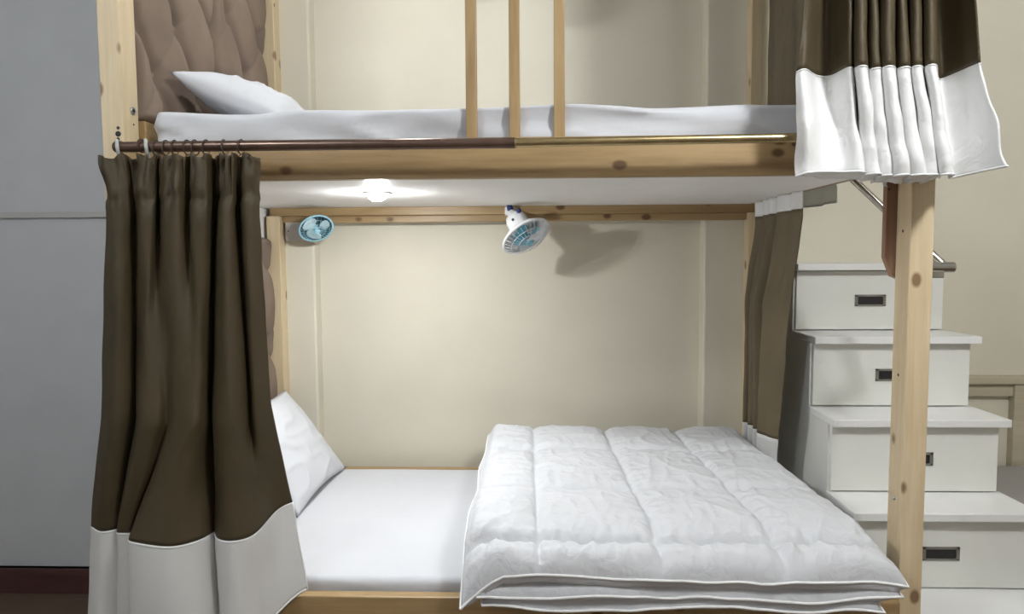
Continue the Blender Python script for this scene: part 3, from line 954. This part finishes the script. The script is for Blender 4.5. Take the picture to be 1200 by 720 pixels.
# ------------------------------------------------------------------ fans
def fan(c, axis, R, body, mats, name_label, wires, dome, mount, roll=0.0, group='small bunk fans', knobs=True, span=0.50):
    """c: centre of the cage ring, axis: blowing direction"""
    a = Vector(axis).normalized()
    F = frame_of(a)
    c = Vector(c)
    root = empty('clip_fan', mount, name_label, 'fan', group)
    mring, mwire, mblade, mhub, mbody = mats
    torus('cage_ring', c, a, R, R * 0.055, mring, root, 48, 8)
    # rear bowl
    lathe('rear_shell', [(R * 0.99, -0.002), (R * 0.96, -R * 0.10), (R * 0.80, -R * 0.24), (R * 0.45, -R * 0.36), (R * 0.40, -R * 0.37), (R * 0.40, -R * 0.33), (R * 0.78, -R * 0.20), (R * 0.93, -R * 0.08), (R * 0.96, -0.002)], c, a, mbody, root, 48, close=True)
    # front grille: radial wires and rings
    bm = bmesh.new()
    for k in range(wires):
        t = 2 * math.pi * k / wires
        d = F @ Vector((math.cos(t), math.sin(t), 0))
        pts = []
        for j in range(7):
            s = 0.16 + 0.83 * j / 6
            pts.append(c + d * (R * s) + a * (dome * math.sqrt(max(0, 1 - s * s)) + 0.002))
        bm_tube(bm, pts, R * 0.008, 5)
    for s in (0.5, 0.78):
        hh = dome * math.sqrt(1 - s * s) + 0.002
        pts = [c + F @ Vector((R * s * math.cos(t), R * s * math.sin(t), hh)) for t in [2 * math.pi * k / 40 for k in range(41)]]
        bm_tube(bm, pts, R * 0.010, 5, cap=False)
    link('front_grille', bm_mesh('front_grille', bm), mwire, root, smooth=True)
    lathe('grille_badge', [(0, dome + 0.005), (R * 0.14, dome + 0.004), (R * 0.19, dome * 0.97), (R * 0.19, dome * 0.93), (0, dome * 0.93)], c, a, mhub, root, 24)
    # blades
    for k in range(3):
        t0 = 2 * math.pi * k / 3 + roll
        def f(u, v):
            r = R * (0.16 + span * u)
            wd = (0.5 + 0.55 * math.sin(math.pi * min(1, u * 0.85 + 0.1)))
            t = t0 + (v - 0.5) * wd * 1.55 + 0.35 * u
            return c + F @ Vector((r * math.cos(t), r * math.sin(t), -R * 0.05 + (v - 0.5) * R * 0.22))
        grid_mesh('blade', f, 10, 8, mblade, root, 0.002)
    lathe('hub', [(0, R * 0.10), (R * 0.12, R * 0.09), (R * 0.17, R * 0.04), (R * 0.17, -R * 0.18), (0, -R * 0.18)], c, a, mhub, root, 24)
    # motor housing
    L = body
    lathe('motor_housing', [(0, -L), (R * 0.26, -L * 0.985), (R * 0.38, -L * 0.90), (R * 0.44, -L * 0.75), (R * 0.45, -L * 0.5), (R * 0.47, -R * 0.36), (R * 0.40, -R * 0.31), (0, -R * 0.31)], c, a, mbody, root, 32)
    m = Vector(mount)
    e = c - a * L * 0.75
    tube('neck', [m + Vector((0, -0.012, 0)), (m + e) / 2 + Vector((0, 0, 0.01)), e], [R * 0.16, R * 0.14, R * 0.16], mbody, root, 14)
    if knobs:
        v = (c - a * L * 0.72) + (F @ Vector((0.28, 0.96, 0))) * R * 0.45
        s = (F @ Vector((0.28, 0.96, 0)))
        return root, F, c, a
    return root, F, c, a

# white clip fan on the back rail
c0 = at(616.5, 277, 2.60)
ax0 = (0.46, -0.46, -0.76)
mount0 = (at(598, 249, 2.745).x, 2.752, 1.462)
fr, F, cc, aa = fan(c0, ax0, 0.096, 0.112, ('fan_white', 'fan_white', 'fan_blade', 'fan_blue', 'fan_white'),
                    'white clip fan with blue blades clamped to the middle of the lower back rail', 30, 0.034, mount0, 0.4)
def toward(o_c, axis_pt, Rr, dirv):
    return axis_pt + dirv.normalized() * Rr
# navy knob on the housing, tilt knob on top and the rail clamp
axp = cc - aa * 0.088
camdir = (Vector((0, 0, CAMZ)) - axp); camdir = (camdir - aa * camdir.dot(aa)).normalized()
up_ = aa.cross(camdir).normalized()
if up_.x < 0: up_ = -up_
kd = (camdir * 0.8 + up_ * 0.6).normalized()
lathe('speed_knob', [(0, 0.009), (0.006, 0.009), (0.0085, 0.006), (0.0085, -0.004), (0, -0.004)], axp + kd * 0.045 - aa * 0.004, kd, 'navy', fr, 20)
lb = (camdir * 0.97 - up_ * 0.22).normalized()
lathe('label_mark', [(0, 0.0012), (0.0065, 0.0012), (0.0065, -0.002), (0, -0.002)], axp + aa * 0.020 + lb * 0.0455, lb, 'dark_wire', fr, 4)
mv = Vector(mount0)
lathe('tilt_knob', [(0, 0.02), (0.009, 0.018), (0.012, 0.012), (0.012, -0.006), (0, -0.006)], mv + Vector((0.0, -0.035, 0.012)), (-0.2, -0.6, 0.8), 'navy', fr, 20)
box('clamp', (mv.x - 0.022, mv.x + 0.022), (2.735, 2.7525), (mv.z - 0.016, mv.z + 0.02), 'fan_white', fr, 0.004)

# same fan of the upper bunk, above the frame, its shadow falls on the wall
dzu = ZC - ZP - 0.06
cu = Vector((c0.x, c0.y, c0.z + dzu)); mu = (mount0[0], 2.79, mount0[2] + dzu)
fan(cu, ax0, 0.096, 0.112, ('fan_white', 'fan_white', 'fan_blade', 'fan_blue', 'fan_white'),
    'white clip fan high on the back wall of the upper bunk', 30, 0.034, mu, 0.9)

# small light-blue fan in the back left corner, on a grey plate
c1 = at(370.5, 268, 2.68)
plate_c = at(352, 271, 2.758)
f2, F2, cc2, aa2 = fan(c1, (0.42, -0.60, -0.66), 0.066, 0.060, ('fan_ring', 'fan_ring', 'fan_pale', 'fan_ring', 'dark_blue'),
                       'small light blue fan in the head corner of the lower bunk', 26, 0.018, (plate_c.x + 0.03, 2.752, plate_c.z), 0.2, knobs=False, span=0.68)
bp_ = box('mounting_plate', (plate_c.x - 0.062, plate_c.x + 0.075), (2.755, 2.79), (plate_c.z - 0.038, plate_c.z + 0.036), 'plate', f2, 0.003)
for dx, dz in ((-0.05, 0.0), (0.06, 0.02)):
    disc('screw', (plate_c.x + dx, 2.755, plate_c.z + dz), (0, -1, 0), 0.003, 0.001, 'dark_wire', bp_)

# ------------------------------------------------------------------ storage staircase
SX0, SX1 = 0.994, 1.554
ZS, RS = 1.246, 0.2565           # top tread, rise
YT = [2.56, 2.39, 2.227, 2.07, 1.907]
st = empty('storage_staircase', (1.258, 2.35, 0), 'white staircase of drawers climbing beside the foot of the bunk bed', 'staircase')
INS = 0.050
TH = 0.026
# stepped side panels
for sx in (SX0, SX1 - 0.02):
    poly = [(2.795, 0.0), (2.795, ZS - TH)]
    for k in range(5):
        z = ZS - RS * k
        yb = YT[k] + INS
        poly.append((yb, z - TH))
        zn = ZS - RS * (k + 1) - TH if k < 4 else 0.0
        poly.append((yb, max(0, zn)))
    # remove the doubled point of the last riser
    prism('side_panel', poly, 'X', sx, sx + 0.02, 'stair', st)
hm = None
for k in range(5):
    z = ZS - RS * k
    yb = YT[k] + INS
    back = 2.795 if k == 0 else YT[k - 1] + INS + 0.0
    box('tread', (SX0 - 0.003, SX1 + 0.003 + (0.012 if k else 0)), (YT[k], back - 0.0005), (z - TH, z), 'stair_edge', st, 0.003)
    z0 = max(0.01, z - RS + 0.004)
    z1 = z - TH - 0.003
    dr = box('drawer_front', (SX0 + 0.006, SX1 - 0.004), (yb - 0.016, yb + 0.004), (z0, z1), 'stair', st, 0.002)
    hx, hz = (SX0 + SX1) / 2 + 0.004, (z0 + z1) / 2
    y = yb - 0.016
    bm = bmesh.new()
    w_, h_ = 0.058, 0.022
    for xx, zz in (((hx - w_, hx + w_), (hz + h_ - 0.008, hz + h_)), ((hx - w_, hx + w_), (hz - h_, hz - h_ + 0.006)), ((hx - w_, hx - w_ + 0.011), (hz - h_, hz + h_)), ((hx + w_ - 0.011, hx + w_), (hz - h_, hz + h_))):
        bm_box(bm, xx, (y - 0.004, y + 0.002), zz, 0.001)
    link('handle', bm_mesh('handle', bm), 'handle', dr)
    box('handle_recess', (hx - w_ + 0.005, hx + w_ - 0.005), (y - 0.001, y + 0.003), (hz - h_ + 0.004, hz + h_ - 0.004), 'black', dr, 0)

# steel grab rail between the post and the stairs
g = empty('grab_rail', (1.06, 1.95, 1.25), 'stainless steel grab rail slanting behind the right front post', 'grab rail')
pa, pb = at(992, 203, 2.10), at(1106, 311, 1.93)
tube('slanting_tube', [pa, pb], 0.0105, 'steel', g, 18)
pe0, pe1 = at(1075, 313.5, 1.90), at(1117, 313.5, 1.90)
tube('cross_tube', [(pe0.x, 1.90, pe0.z), (pe1.x, 1.90, pe0.z)], 0.0145, 'steel', g, 20)
tube('brace', [at(1090, 301, 1.915), at(1101, 311, 1.915)], 0.004, 'steel', g, 10)
box('fixing_plate', (pe0.x - 0.02, pe0.x + 0.04), (1.842, 1.90), (pe0.z - 0.028, pe0.z - 0.008), 'steel', g, 0.002)

# ------------------------------------------------------------------ neighbouring bed at the right
nb_ = empty('single_bed', (2.4, 2.3, 0), 'pale wooden neighbouring bed frame against the wall right of the stairs', 'bed')
zr = at(1175, 441, 2.77).z
box('back_rail', (1.56, 3.2), (2.755, 2.80), (zr - 0.032, zr), 'pale_wood', nb_, 0.003)
xs_ = at(1193, 500, 2.77).x
box('back_stile', (xs_ - 0.022, xs_ + 0.05), (2.765, 2.80), (0.30, zr - 0.033), 'pale_wood', nb_, 0.003)
box('back_rail', (1.56, 3.2), (2.775, 2.80), (zr - 0.085, zr - 0.034), 'pale_wood', nb_, 0.002)
box('side_rail', (1.60, 3.2), (1.88, 1.91), (0.10, 0.34), 'pale_wood', nb_, 0.003)
box('base_board', (1.60, 3.2), (1.911, 2.79), (0.27, 0.30), 'pale_wood', nb_, 0.002)
for x in (1.60, 3.14):
    box('leg', (x, x + 0.06), (1.912, 1.97), (0, 0.269), 'pale_wood', nb_, 0.003)
    box('leg', (x, x + 0.06), (2.70, 2.76), (0, 0.269), 'pale_wood', nb_, 0.003)
mattress('mattress', (1.61, 3.19), (1.93, 2.755), (0.3015, 0.42), 'grey_cover', 'grey covered mattress of the neighbouring bed right of the stairs', r=0.02, wr=0.003, seed=17.0)
